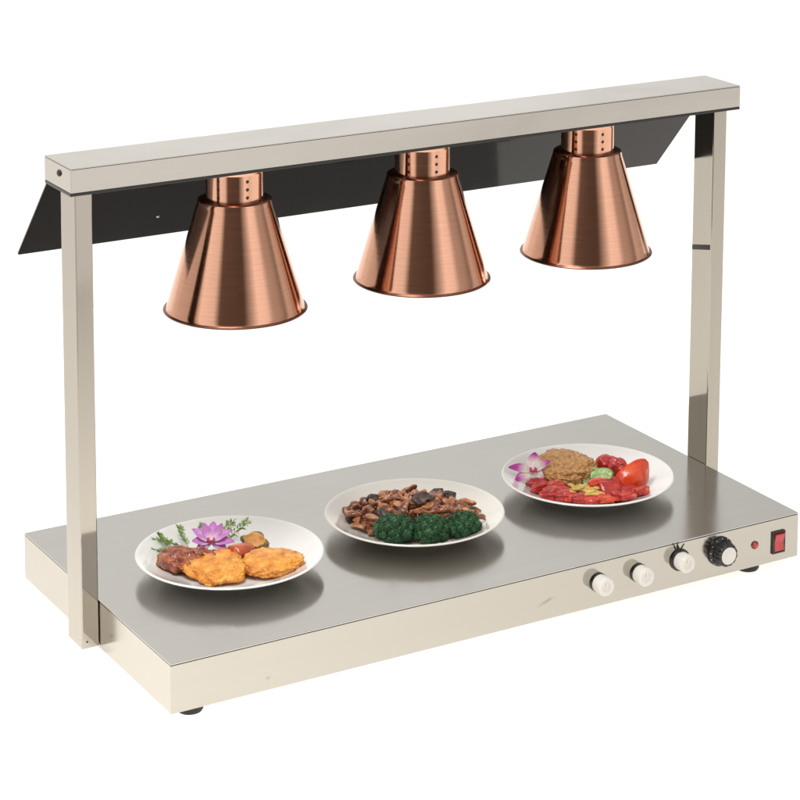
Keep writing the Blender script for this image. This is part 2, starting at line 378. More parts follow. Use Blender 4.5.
b = bmesh.new(); lathe(b, [(.0126, .0202), (.0126, .0217), (.0120, .0222), (.0092, .0221), (.0088, .0216), (0, .0216)], 40, T); part(b, "dial_cap", M['white_plastic'], dl, origin=(x, -.02, z))
# ticks round the dial
for k in range(11):
    a = radians(-140+28*k+90)
    cpt = Vector((x+.0197*cos(a), 0, z+.0197*sin(a)))
    b = bmesh.new(); box(b, (-.0014, -.0003, -.00035), (.0014, .0003, .00035)); bmesh.ops.transform(b, matrix=Matrix.Translation((cpt.x, -.0050, cpt.z)) @ Matrix.Rotation(-a, 4, 'Y'), verts=b.verts)
    part(b, "dial_tick", M['white_plastic'], dl, 0, origin=cpt)
# pilot lamp
x, z = .9205, -.0335
T = Matrix.Translation((x, 0, z)) @ RX
b = bmesh.new(); lathe(b, [(.0064, -.0002), (.0064, .0014), (.0052, .0018), (.0052, .0008), (0, .0008)], 8, T); pl = part(b, "pilot_lamp", M['red_lens'], origin=(x, 0, z), smooth=20)
b = bmesh.new(); lathe(b, [(.0050, .0005), (.0040, .0028), (.002, .0038), (0, .0040)], 10, T); part(b, "lens", M['red_plastic'], pl, origin=(x, 0, z), smooth=20)
# rocker switch
b = bmesh.new()
x0, x1, za, zb_ = .9515, .9745, -.0538, -.0205
for lo, hi in (((x0, -.003, za), (x0+.003, .0002, zb_)), ((x1-.002, -.003, za), (x1, .0002, zb_)), ((x0+.0028, -.003, zb_-.0024), (x1-.0018, .0002, zb_)), ((x0+.0028, -.003, za), (x1-.0018, .0002, za+.0024))):
    box(b, lo, hi, .0005)
box(b, (x0+.003, -.0006, za+.002), (x1-.002, .0001, zb_-.002))
sw = part(b, "power_switch", M['black_plastic'], origin=((x0+x1)/2, 0, (za+zb_)/2))
b = bmesh.new(); t = bmesh.new()
ya = [(-.0025, zb_-.0033), (-.0068, (za+zb_)/2-.004), (-.0042, za+.0033)]
prof_ = [(-.0062, zb_-.0034), (-.0026, (za+zb_)/2), (-.0038, za+.0034), (.0, za+.0034), (.0, zb_-.0034)]
A1 = [t.verts.new((x0+.0033, y, z_)) for y, z_ in prof_]; A2 = [t.verts.new((x1-.0023, y, z_)) for y, z_ in prof_]
t.faces.new(A1); t.faces.new(A2)
for i in range(5): t.faces.new((A1[i], A1[(i+1) % 5], A2[(i+1) % 5], A2[i]))
bmesh.ops.recalc_face_normals(t, faces=t.faces); bmesh.ops.bevel(t, geom=t.edges[:], offset=.0005, segments=2, affect='EDGES'); merge(b, t)
part(b, "rocker", M['red_plastic'], sw, origin=((x0+x1)/2, -.003, (za+zb_)/2))

# ---------------------------------------------------------------- plates
RP = .1285
def plate(loc, m, label):
    b = bmesh.new()
    outer = [(0, .0030), (.052, .0030), (.0535, .0005), (.0575, .0004), (.0595, .0032), (.075, .0062), (.095, .0118), (.112, .0180), (.123, .0228), (RP-.0006, .0252)]
    rim = [(RP, .0262), (RP-.0008, .0275), (RP-.0028, .0276)]
    inner = [(.121, .0250), (.110, .0205), (.097, .0150), (.086, .0108), (.078, .0086), (.068, .0076), (.05, .0073), (0, .0072)]
    lathe(b, outer+rim+inner, 128)
    o = fin(b, "dinner_plate", m, None, 60, loc)
    return tag(o, label, "plate", "plates in a row on the heated top")
P1, P2, P3 = Vector((.1937, .2305, .0002)), Vector((.4850, .2290, .0002)), Vector((.7815, .2265, .0002))
plate(P1, M['porcelain'], "white round plate on the left, carrying golden fritters, an orchid and herbs")
plate(P2, M['porcelain_warm'], "ivory round plate in the middle, carrying brown mushrooms and three broccoli florets")
plate(P3, M['porcelain'], "white round plate on the right, carrying a tan patty, orchid and tomato salad")
EX, EY = Vector((.85, -.527, 0)).normalized(), Vector((.527, .85, 0)).normalized()
def at(P, uu, ww, z=0): return P+EX*uu+EY*ww+Vector((0, 0, z))
PIN = [(0, .0072), (.05, .0073), (.068, .0076), (.078, .0086), (.086, .0108), (.097, .0150), (.110, .0205), (.121, .0250), (.14, .0300)]
def pz(r_):
    for (a, za_), (c_, zc) in zip(PIN, PIN[1:]):
        if r_ <= c_: return za_+(zc-za_)*(r_-a)/(c_-a)
    return .03
def settle(o, P, root=None):
    """press a soft piece onto the plate: nothing of it goes below the porcelain"""
    mx = o.matrix_basis if root is None else root.matrix_basis @ o.matrix_basis
    inv = mx.inverted()
    for v in o.data.vertices:
        q = mx @ v.co; d_ = math.hypot(q.x-P.x, q.y-P.y); lo = P.z+pz(d_)+.0003
        if q.z < lo: v.co = inv @ Vector((q.x, q.y, lo+.15*(lo-q.z)*.1))
def lift(o, P):
    mx = o.matrix_basis; k = 0
    for v in o.data.vertices:
        q = mx @ v.co; k = max(k, P.z+pz(math.hypot(q.x-P.x, q.y-P.y))+.0002-q.z)
    o.location.z += k
RZ = -.555     # food axes lie along the length the diner sees

# ---------------------------------------------------------------- food materials
F = {}
F['fritter'] = noisy(mat("golden_batter", (.8, .33, .05), .38, coat=.25, sss=.12, sss_r=(1, .4, .1)), [(.3, (.40, .09, .010)), (.43, (.70, .245, .022)), (.58, (.83, .37, .045)), (.75, (.88, .54, .15))], 85, 7, 1.0, 200, bdist=.0025)
F['meat'] = noisy(mat("glazed_brown_meat", (.25, .06, .02), .25, coat=.5), [(.3, (.07, .014, .006)), (.5, (.30, .062, .020)), (.72, (.55, .18, .06))], 100, 6, .9, 170, bdist=.002)
F['patty'] = noisy(mat("fried_tan_patty", (.45, .22, .08), .45, coat=.12), [(.28, (.20, .085, .025)), (.42, (.44, .20, .06)), (.58, (.60, .32, .11)), (.75, (.76, .52, .25))], 150, 7, 1.0, 230, bdist=.0025)
F['sausage'] = noisy(mat("red_cured_meat", (.5, .08, .03), .28, coat=.4), [(.3, (.36, .045, .018)), (.7, (.60, .13, .05))], 60, 4, .25, 150)
F['toast'] = noisy(mat("browned_bread", (.6, .28, .07), .5), [(.35, (.34, .17, .04)), (.5, (.62, .27, .06)), (.7, (.72, .38, .12))], 70, 5, .5, 200)
F['crust'] = noisy(mat("dark_crust", (.12, .08, .03), .5), [(.3, (.05, .04, .02)), (.7, (.24, .17, .06))], 90, 4, .4)
F['mush'] = noisy(mat("sauced_mushroom", (.3, .1, .04), .25, coat=.5), [(.28, (.06, .018, .010)), (.5, (.24, .070, .028)), (.72, (.48, .18, .075))], 75, 5, .6, 170)
F['mush_light'] = noisy(mat("sauced_mushroom_flesh", (.42, .18, .08), .25, coat=.5), [(.28, (.24, .075, .03)), (.5, (.44, .17, .07)), (.72, (.66, .33, .15))], 75, 5, .3, 190)
F['mush_dark'] = noisy(mat("dark_mushroom_cap", (.06, .035, .03), .45, coat=.12), [(.3, (.022, .014, .012)), (.55, (.07, .042, .034)), (.75, (.17, .10, .07))], 110, 6, 1.0, 200, bdist=.002)
F['broc'] = noisy(mat("broccoli_bud", (.02, .09, .03), .42), [(.3, (.006, .034, .012)), (.5, (.014, .074, .024)), (.72, (.05, .17, .05))], 160, 4, .3, 500)
F['stalk'] = noisy(mat("broccoli_stalk", (.13, .26, .07), .4), [(.3, (.08, .19, .05)), (.7, (.2, .34, .12))], 60)
F['tomato'] = noisy(mat("ripe_tomato_skin", (.62, .025, .012), .24, coat=.3, sss=.1, sss_r=(1, .15, .05)), [(.3, (.52, .018, .010)), (.55, (.68, .060, .016)), (.8, (.78, .16, .03))], 30, 4, .25, 90)
F['tomflesh'] = noisy(mat("tomato_flesh", (.5, .04, .025), .3, coat=.3, sss=.1, sss_r=(1, .2, .1)), [(.28, (.20, .006, .008)), (.45, (.42, .016, .014)), (.6, (.58, .05, .03)), (.76, (.72, .26, .13))], 70, 7, .7, 130, bdist=.002)
F['cuke'] = noisy(mat("cucumber_flesh", (.42, .55, .22), .25, coat=.4), [(.3, (.10, .24, .04)), (.5, (.30, .46, .13)), (.7, (.56, .66, .34))], 130, 4, .5)
F['cukeskin'] = noisy(mat("cucumber_skin", (.03, .10, .02), .3, coat=.3), [(.3, (.015, .05, .012)), (.7, (.06, .17, .03))], 90, 3)
F['yellow'] = noisy(mat("yellow_egg_shred", (.75, .5, .08), .3, coat=.3), [(.3, (.42, .28, .03)), (.55, (.66, .46, .09)), (.8, (.80, .68, .28))], 90, 4, .5, 160)
F['leaf'] = noisy(mat("herb_leaf", (.16, .34, .07), .45), [(.3, (.14, .30, .06)), (.7, (.46, .60, .24))], 120, 2)
F['stem'] = mat("herb_stem", (.28, .42, .14), .5)
F['lip'] = noisy(mat("orchid_lip", (.55, .03, .16), .4), [(.3, (.42, .01, .12)), (.7, (.7, .12, .25))], 90)
F['pollen'] = noisy(mat("orchid_centre", (.85, .7, .55), .5), [(.3, (.8, .6, .4)), (.7, (.9, .85, .8))], 90)
def petal_mat(name, base, tip, edge_pos=.6, start=0):
    """colour runs along the petal (object X), a true marking of the flower"""
    m = mat(name, tip, .42, sss=.15, sss_r=(1, .5, .8)); n, l, b = nodes(m)
    t = n.new("ShaderNodeTexCoord"); s = n.new("ShaderNodeSeparateXYZ"); l.new(t.outputs["Object"], s.inputs[0])
    ns = n.new("ShaderNodeTexNoise"); ns.inputs["Scale"].default_value = 40; mp = n.new("ShaderNodeMapping"); mp.inputs["Scale"].default_value = (1, 12, 1)
    l.new(t.outputs["Object"], mp.inputs[0]); l.new(mp.outputs[0], ns.inputs["Vector"])
    ma = n.new("ShaderNodeMath"); ma.operation = 'MULTIPLY_ADD'; ma.inputs[1].default_value = .016; l.new(ns.outputs["Fac"], ma.inputs[0]); l.new(s.outputs[0], ma.inputs[2])
    mr = n.new("ShaderNodeMapRange"); l.new(ma.outputs[0], mr.inputs[0]); mr.inputs[1].default_value = .007; mr.inputs[2].default_value = .034
    cr = n.new("ShaderNodeValToRGB"); l.new(mr.outputs[0], cr.inputs[0]); e = cr.color_ramp
    e.elements[0].position = start; e.elements[0].color = (*base, 1); e.elements[1].position = edge_pos; e.elements[1].color = (*tip, 1)
    l.new(cr.outputs[0], b.inputs["Base Color"]); return m
F['petal'] = petal_mat("purple_orchid_petal", (.88, .70, .86), (.54, .20, .54), .55)
F['petal_white'] = petal_mat("white_orchid_petal", (.84, .74, .70), (.50, .04, .36), .88, .42)

# ---------------------------------------------------------------- food builders
def blob(name, m, dims, outline=None, sub=5, seed=0, rough=.12, freq=2.2, fine=.03, ffreq=9, ridge=None, flat=.35, parent=None, finish=180):
    """flattened noisy solid; outline = radius multiplier list round the plan"""
    b = bmesh.new(); bmesh.ops.create_icosphere(b, subdivisions=sub, radius=1)
    sv = Vector((seed*3.7, seed*1.3, seed*5.1))
    for v in b.verts:
        p = v.co.copy(); k = 1.0
        a = math.atan2(p.y, p.x)
        if outline:
            f_ = (a/(2*pi) % 1)*len(outline); i = int(f_) % len(outline); tt = f_-int(f_); tt = tt*tt*(3-2*tt)
            k = outline[i]*(1-tt)+outline[(i+1) % len(outline)]*tt
        # flatten: push z towards a slab
        zz = math.copysign(abs(p.z)**flat, p.z) if abs(p.z) > 1e-4 else 0
        q = Vector((p.x*k, p.y*k, zz*.8+p.z*.2))
        dn = noise.noise(p*freq+sv)*rough + noise.noise(p*ffreq+sv)*fine + noise.noise(p*ffreq*2.3+sv)*fine*.5
        q += p*dn
        if ridge: q.z += ridge[0]*sin((p.x*cos(ridge[2])+p.y*sin(ridge[2]))*ridge[1]+noise.noise(p*2+sv)*2)*(1 if p.z > 0 else .2)
        v.co = Vector((q.x*dims[0], q.y*dims[1], q.z*dims[2]))
    return fin(b, name, m, parent, finish)
def put(o, P, uu, ww, z, rz=0, rx=0, ry=0):
    o.location = at(P, uu, ww, z)
    o.rotation_euler = (Matrix.Rotation(RZ+rz, 3, 'Z') @ Matrix.Rotation(rx, 3, 'X') @ Matrix.Rotation(ry, 3, 'Y')).to_euler()
    return o

# ---- plate 1
o = blob("grilled_meat", F['meat'], (.0285, .035, .0115), [1.05, .9, .95, 1.0, 1.1, .95, .9, 1.08], sub=6, seed=1, rough=.22, ridge=(.22, 11, .9), flat=.6, fine=.05)
put(o, P1, -.066, -.016, .0195, .2, ry=0); settle(o, P1); tag(o, "dark brown grilled piece with diagonal ridges on the left plate", "meat piece")
o = blob("grilled_meat", F['meat'], (.0185, .021, .0115), [1, .8, 1.15, .9, 1.1], seed=2, rough=.4, ridge=(.22, 8, .3), flat=.6, fine=.07)
put(o, P1, -.034, -.014, .021, .5, ry=.12); settle(o, P1); tag(o, "small dark brown lump between the ridged grilled piece and the pointed fritter", "meat piece")
o = blob("golden_fritter", F['fritter'], (.035, .040, .0095), [.96, 1.04, .98, .84, 1.0, 1.30, .95, .98, .92, 1.12], sub=6, seed=3, rough=.16, fine=.075, ffreq=7, flat=.5)
put(o, P1, -.0105, -.041, .0205, .15, rx=.16); settle(o, P1); tag(o, "golden fritter at the front of the left plate, nearest its rim", "fritter")
o = blob("golden_fritter", F['fritter'], (.043, .035, .0095), [1.04, .98, .90, 1.02, .96, 1.06, 1.0, 1.0, .90, .97], sub=6, seed=4, rough=.16, fine=.075, ffreq=7, flat=.5)
put(o, P1, .060, -.024, .0205, .22, rx=.12); settle(o, P1); tag(o, "broad oval golden fritter on the right of the left plate", "fritter")
b = bmesh.new()
lathe(b, [(0, -.021), (.006, -.0205), (.0110, -.019), (.0125, -.014), (.0128, 0), (.0118, .014), (.010, .0165), (0, .0165)], 40)
for v in b.verts: v.co += v.co.normalized()*(noise.noise(v.co*120)*.0016+noise.noise(v.co*50)*.003); v.co.x *= 1.2
o = fin(b, "sausage_piece", F['sausage'], None, 50)
o.location = at(P1, .0125, .004, .0225); o.rotation_euler = (radians(78), 0, RZ+radians(-32)); settle(o, P1); tag(o, "red cut sausage piece between the two golden fritters", "sausage")
# toast: warped square with a darker crust rim
def slab(name, mtop, mside, sx, sy, th, warp=.004, n_=14, seed=0, curl=.2, pinch=.12):
    b = bmesh.new(); g = [[None]*(n_+1) for _ in range(n_+1)]; g2 = [[None]*(n_+1) for _ in range(n_+1)]
    for i in range(n_+1):
        for j in range(n_+1):
            x, y = 2*i/n_-1, 2*j/n_-1
            px = x*(1-pinch*(1-y*y)); py = y*(1-pinch*(1-x*x))
            zz = curl*(x*x*y*y)*sx+noise.noise(Vector((x*1.5+seed, y*1.5, seed)))*warp
            g[i][j] = b.verts.new((px*sx, py*sy, zz+th/2+noise.noise(Vector((x*5, y*5, seed)))*th*.1)); g2[i][j] = b.verts.new((px*sx*.97, py*sy*.97, zz-th/2))
    for i in range(n_):
        for j in range(n_):
            f = b.faces.new((g[i][j], g[i+1][j], g[i+1][j+1], g[i][j+1])); f.material_index = 1 if i in (0, n_-1) or j in (0, n_-1) else 0
            f = b.faces.new((g2[i][j], g2[i][j+1], g2[i+1][j+1], g2[i+1][j])); f.material_index = 1
    for i in range(n_):
        for (a, c_, d_, e_) in ((g[i][0], g[i+1][0], g2[i+1][0], g2[i][0]), (g[i][n_], g2[i][n_], g2[i+1][n_], g[i+1][n_]), (g[0][i], g2[0][i], g2[0][i+1], g[0][i+1]), (g[n_][i], g[n_][i+1], g2[n_][i+1], g2[n_][i])):
            f = b.faces.new((a, c_, d_, e_)); f.material_index = 1
    return fin(b, name, [mtop, mside], None, 50)
o = blob("toasted_bread", F['toast'], (.0190, .0150, .0075), [1.05, .80, 1.15, .78, 1.0, .82, 1.1, .80], sub=5, seed=41, rough=.25, freq=1.6, flat=.4, fine=.04)
o.data.materials.append(F['crust'])
for p in o.data.polygons:
    if math.hypot(p.center.x/.0190, p.center.y/.0150) > .80+.12*noise.noise(p.center*150) and abs(p.center.z) > -1: p.material_index = 1
put(o, P1, .030, .036, .0260, -.25, rx=.55, ry=.18); settle(o, P1); tag(o, "toasted chunk with a dark crust behind the broad oval fritter", "toast")

def petal(L_, W_d, cup, curl, m, parent, name="petal", tipw=1.0):
    b = bmesh.new(); nu, nv = 12, 8; g = []
    for i in range(nu+1):
        t_ = i/nu; row = []
        wd = W_d*(sin(pi*min(1, t_**.8*.94+.05))**.75)*(1 if t_ < .5 else tipw+(1-tipw)*(1-t_)*2)
        if i == nu: wd = W_d*.05
        for j in range(nv+1):
            s = 2*j/nv-1
            row.append(b.verts.new((L_*t_, wd*s, cup*s*s*W_d + curl*t_*t_*L_ + .0006*sin(s*9+t_*7))))
        g.append(row)
    for i in range(nu):
        for j in range(nv): b.faces.new((g[i][j], g[i+1][j], g[i+1][j+1], g[i][j+1]))
    me_ = fin(b, name, m, parent, 180)
    md = me_.modifiers.new("thickness", 'SOLIDIFY'); md.thickness = .0006
    return me_
def orchid(P, uu, ww, z, petals, m, tilt, label, rz=0):
    e = empty("orchid_flower", at(P, uu, ww, z), label, "flower")
    e.rotation_euler = (Matrix.Rotation(RZ+rz, 3, 'Z') @ Matrix.Rotation(tilt, 3, 'X')).to_euler()
    for (ang, L_, W_d, lift, curl) in petals:
        p = petal(L_, W_d, .25, curl, m, e)
        p.rotation_euler = (Matrix.Rotation(radians(ang), 3, 'Z') @ Matrix.Rotation(-lift, 3, 'Y')).to_euler(); p.location = (0, 0, random.uniform(-.0006, .0006))
    b = bmesh.new(); lathe(b, [(0, -.002), (.0028, -.001), (.0032, .003), (.002, .0058), (0, .0066)], 16); fin(b, "column", F['pollen'], e, 60)
    for s in (-1, 0, 1):
        lp = petal(.012, .0045, .9, .25, F['lip'], e, "lip"); lp.rotation_euler = (Matrix.Rotation(radians(-90+s*34), 3, 'Z') @ Matrix.Rotation(-.45, 3, 'Y')).to_euler(); lp.location = (0, 0, .0012)
    return e
# tilt: the flower's +Y is "up" as seen, its face leans towards the front
fl = orchid(P1, -.027, .020, .0330, [(88, .027, .0080, .38, -.2), (58, .027, .0058, .25, .1), (28, .031, .0068, .3, -.15), (2, .029, .0075, .2, -.3), (122, .027, .006, .3, .1), (150, .032, .0072, .25, -.15), (176, .026, .008, .15, -.3), (-28, .024, .0068, .1, -.4), (-150, .024, .007, .1, -.4)],
       F['petal'], .62, "purple orchid with a white centre and many pointed petals on the left plate"); fl.scale = (1.02, 1.02, 1.02)
def sprig(P, uu, ww, z, L_, ang, rise, label, grp="green herb sprigs on the left plate", seed=0):
    rnd = random.Random(seed); e = empty("herb_sprig", at(P, uu, ww, z), label, "herb", grp); e.rotation_euler = (0, 0, RZ)
    d = Vector((cos(ang), sin(ang), rise)).normalized(); pts = []
    for k in range(9):
        t_ = k/8; pts.append(d*L_*t_+Vector((0, 0, -.25*L_*t_*t_))+Vector((sin(t_*5+seed)*.001, cos(t_*4+seed)*.001, 0)))
    b = bmesh.new(); tube(b, pts, [.0008-.00006*k for k in range(9)], 6)
    lb = bmesh.new()
    for k in range(1, 9):
        for s in (-1, 1):
            for q in range(5):
                side = Vector((-d.y, d.x, .5)).normalized()*s
                base = pts[k]; dr = (side+d*.7+Vector((rnd.uniform(-.5, .5), rnd.uniform(-.5, .5), rnd.uniform(-.2, .9)))).normalized()
                ll = rnd.uniform(.004, .0085); ww_ = ll*rnd.uniform(.13, .22); nrm = dr.cross(Vector((rnd.uniform(-1, 1), rnd.uniform(-1, 1), 1))).normalized()
                up = nrm.cross(dr)*.15*ll
                off = dr*rnd.uniform(0, .003)
                v = [lb.verts.new(base+off), lb.verts.new(base+off+dr*ll*.45+nrm*ww_+up), lb.verts.new(base+off+dr*ll), lb.verts.new(base+off+dr*ll*.45-nrm*ww_+up)]
                lb.faces.new(v[:3]); lb.faces.new((v[0], v[2], v[3]))
    fin(b, "stem", F['stem'], e, 60); fin(lb, "leaves", F['leaf'], e, 0)
    return e
sprig(P1, -.070, .030, .018, .042, radians(155), .35, "herb sprig fanning out behind the ridged grilled piece, leftmost on the plate", seed=1)
sprig(P1, -.062, .034, .018, .042, radians(118), .75, "upright herb sprig pointing away just behind the ridged grilled piece", seed=2)
sprig(P1, -.076, .018, .017, .030, radians(172), .2, "short low herb sprig touching the plate rim beside the ridged grilled piece", seed=6)
sprig(P1, -.044, .045, .020, .032, radians(95), 1.0, "small herb sprig peeking out straight behind the purple orchid's left petals", seed=3)
sprig(P1, -.020, .048, .020, .040, radians(62), .9, "herb sprig rising to the right behind the purple orchid", seed=4)
sprig(P1, -.088, .030, .019, .026, radians(135), .9, 'small upright herb sprig between the two leftmost sprigs', seed=8)
sprig(P1, -.010, .050, .020, .046, radians(38), .9, "rightmost herb sprig, reaching towards the toasted square", seed=5)

# ---- plate 2: broccoli
def broccoli(uu, ww, z, R_, seed, label):
    rnd = random.Random(seed); e = empty("broccoli_floret", at(P2, uu, ww, z), label, "broccoli", "broccoli florets along the front of the middle plate")
    e.rotation_euler = (0, 0, RZ)
    b = bmesh.new()
    tube(b, [(0, .014, -.006), (0, .006, .004), (0, 0, .014)], [.008, .007, .010], 12)
    for k in range(6):
        a = k*pi/3; tube(b, [(0, .002, .008), (cos(a)*R_*.5, sin(a)*R_*.45, .020)], [.0035, .0028], 8)
    st_ = fin(b, "stalk", F['stalk'], e, 60); settle(st_, P2, e)
    b = bmesh.new(); lumps = []
    for k in range(30):
        a = k*2.39996; h = 1-(k+.5)/30*1.55
        rr = math.sqrt(max(0, 1-h*h)); c_ = Vector((cos(a)*rr*R_*.80, sin(a)*rr*R_*.66, .014+h*R_*.60)); lumps.append((c_, R_*rnd.uniform(.24, .42)))
    core = Vector((0, 0, .012))
    t = bmesh.new(); bmesh.ops.create_icosphere(t, subdivisions=2, radius=R_*.78); merge(b, t, Matrix.Translation(core))
    for c_, rl in lumps:
        t = bmesh.new(); bmesh.ops.create_icosphere(t, subdivisions=2, radius=rl*.82); merge(b, t, Matrix.Translation(c_))
        for q in range(64):
            zz = 1-2*(q+.5)/64; a = q*2.39996+rnd.random()*.3; rr = math.sqrt(1-zz*zz)
            n_ = Vector((rr*cos(a), rr*sin(a), zz))
            if n_.dot((c_-core).normalized()) < -.1: continue
            t = bmesh.new(); bmesh.ops.create_icosphere(t, subdivisions=1, radius=rnd.uniform(.0008, .0014)); merge(b, t, Matrix.Translation(c_+n_*rl*rnd.uniform(.80, .94)))
    cr_ = fin(b, "crown", F['broc'], e, 180); settle(cr_, P2, e)
broccoli(-.0260, -.066, .0105, .0275, 11, "left of three dark green broccoli florets, under the paler mushroom slices")
broccoli(.0245, -.064, .0105, .0262, 12, "middle floret of the three dark green broccoli florets")
broccoli(.0690, -.050, .0110, .0240, 13, "right and smallest floret of the three dark green broccoli florets")

# mushrooms
def mush_strip(k):
    """curved slice: cap arc with a stem, in section, 3-4 mm thick"""
    rnd = random.Random(100+k); b = bmesh.new()
    n_ = 16; out = []
    Rm = rnd.uniform(.0125, .0165); arc = rnd.uniform(1.0, 1.45); th = rnd.uniform(.0065, .0085)
    for i in range(n_+1):
        a = pi/2+arc*(1-2*i/n_); out.append((Rm*cos(a), Rm*sin(a)*.8))
    for i in range(n_, -1, -1):
        a = pi/2+arc*(1-2*i/n_)*.92; w_ = th*(.55+.45*sin(pi*i/n_)); out.append(((Rm-w_)*cos(a), (Rm-w_)*sin(a)*.8))
    t_ = rnd.uniform(.0050, .0070)
    A_ = [b.verts.new((x, y, -t_/2)) for x, y in out]; B_ = [b.verts.new((x, y, t_/2)) for x, y in out]
    m_ = len(out)
    for i in range(n_):
        j = m_-1-i
        b.faces.new((A_[i], A_[i+1], A_[j-1], A_[j])); b.faces.new((B_[i], B_[j], B_[j-1], B_[i+1]))
    for i in range(m_): b.faces.new((A_[i], B_[i], B_[(i+1) % m_], A_[(i+1) % m_]))
    # stem
    if k % 2 == 0:
        t = bmesh.new(); bmesh.ops.create_cube(t, size=1); bmesh.ops.subdivide_edges(t, edges=t.edges[:], cuts=3, use_grid_fill=True)
        merge(b, t, Matrix.Translation((0, Rm*.10, 0)) @ Matrix.Diagonal((.0075, .017, t_*.95, 1)))
    bmesh.ops.recalc_face_normals(b, faces=b.faces)
    bmesh.ops.subdivide_edges(b, edges=b.edges[:], cuts=1, use_grid_fill=True)
    bend = rnd.uniform(.2, .9)
    for v in b.verts:
        v.co.z += bend*(v.co.x**2)*18*(1 if k % 3 else -1)+noise.noise(v.co*90+Vector((k, 0, 0)))*.0022
        v.co += Vector((noise.noise(v.co*140), noise.noise(v.co*140+Vector((5, 0, 0))), 0))*.0012
    me_ = b
    o = fin(me_, "mushroom_slice", [F['mush'], F['mush_light'], F['mush']][k % 3], None, 180)
    md = o.modifiers.new("soft", 'SUBSURF'); md.levels = 1; md.render_levels = 1
    return o
def mush_long(k):
    rnd = random.Random(300+k); b = bmesh.new(); L_ = rnd.uniform(.022, .034); pts = []; rad = []
    cv = rnd.uniform(-.35, .35)
    for i in range(11):
        t_ = i/10-.5; pts.append(Vector((t_*L_, cv*t_*t_*L_*2, rnd.uniform(-.0004, .0004)+.1*sin(t_*6+k)*.01))); rad.append(.0056*(1+.35*sin(t_*9+k))*(1 if 0 < i < 10 else .55))
    tube(b, pts, rad, 12)
    for v in b.verts: v.co.z *= .62; v.co += Vector((0, noise.noise(v.co*110), noise.noise(v.co*130+Vector((3, k, 0)))))*.0028
    o = fin(b, "mushroom_strip", [F['mush_light'], F['mush']][k % 2], None, 180)
    md = o.modifiers.new("soft", 'SUBSURF'); md.levels = 1; md.render_levels = 1
    return o
def mush_cap(k):
    b = bmesh.new(); Rm = .0105+.002*(k % 2)
    lathe(b, [(0, .0062), (Rm*.4, .0058), (Rm*.75, .0042), (Rm*.97, .0010), (Rm, -.0008), (Rm*.9, -.0018), (Rm*.5, -.0006), (.003, -.0004), (.003, -.006), (0, -.0065)], 28)
    for v in b.verts: v.co += Vector((noise.noise(v.co*90+Vector((k, 0, 0))), noise.noise(v.co*90+Vector((0, k, 0))), noise.noise(v.co*110)))*.0052
    for v in b.verts: v.co.y *= .8
    return fin(b, "dark_mushroom", F['mush_dark'], None, 180)
protos = [mush_strip(k) for k in range(6)]; longs = [mush_long(k) for k in range(6)]; caps = [mush_cap(k) for k in range(3)]
used = set()
def inst(o):
    if o.name not in used: used.add(o.name); return o
    c_ = o.copy(); COL.objects.link(c_); used.add(c_.name); return c_
rnd = random.Random(5)
def hgt(a, c_):   # height of the mound over the plate well, u/w in metres from plate centre
    x_ = (a+.004)/.094; y_ = (c_-.004)/.066; q = x_*x_+y_*y_
    return .030*max(0, 1-q)**.5
spots = []
tries = 0
while len(spots) < 140 and tries < 20000:
    tries += 1
    a = rnd.uniform(-.094, .088); c_ = rnd.uniform(-.062, .068)
    x_ = (a+.004)/.094; y_ = (c_-.004)/.066
    if x_*x_+y_*y_ > 1: continue
    if c_ < -.034 and a > -.056: continue
    layer = rnd.choice((1, 1, 1, .55, .2))
    if any((a-s[0])**2+(c_-s[1])**2 < (.0105 if layer == s[2] else .006)**2 for s in spots): continue
    spots.append((a, c_, layer))
nl = 0
for i, (a, c_, layer) in enumerate(spots):
    z = .0115+hgt(a, c_)*layer+max(0, (math.hypot(a, c_)-.08))*.35
    kind = rnd.random()
    lv = "top layer" if layer == 1 else "lower layer"
    side_ = "far left" if a < -.062 else "left" if a < -.02 else "middle" if a < .02 else "right" if a < .06 else "far right"
    dep = "back" if c_ > .03 else "front" if c_ < -.015 else "crest"
    if kind < .50: o = inst(longs[i % 6]); k_, cat, g = "strip", "mushroom strip", "mushroom strips heaped on the middle plate"
    else: o = inst(protos[i % 6]); k_, cat, g = "slice", "mushroom slice", "curved mushroom slices heaped on the middle plate"
    tone = "paler brown" if o.data.materials[0] == F['mush_light'] else "deep brown"
    lab = f"{tone} mushroom {k_}, {lv}, {side_} {dep} of the heap"
    put(o, P2, a, c_, z, rnd.uniform(-pi, pi) if kind > .5 else rnd.gauss(0, .7), rnd.uniform(-.5, .7), rnd.uniform(-.4, .4)); tag(o, lab, cat, g)
    s_ = rnd.uniform(.75, 1.1); o.scale = (s_, s_, s_)
    lift(o, P2)
    o.data.update()
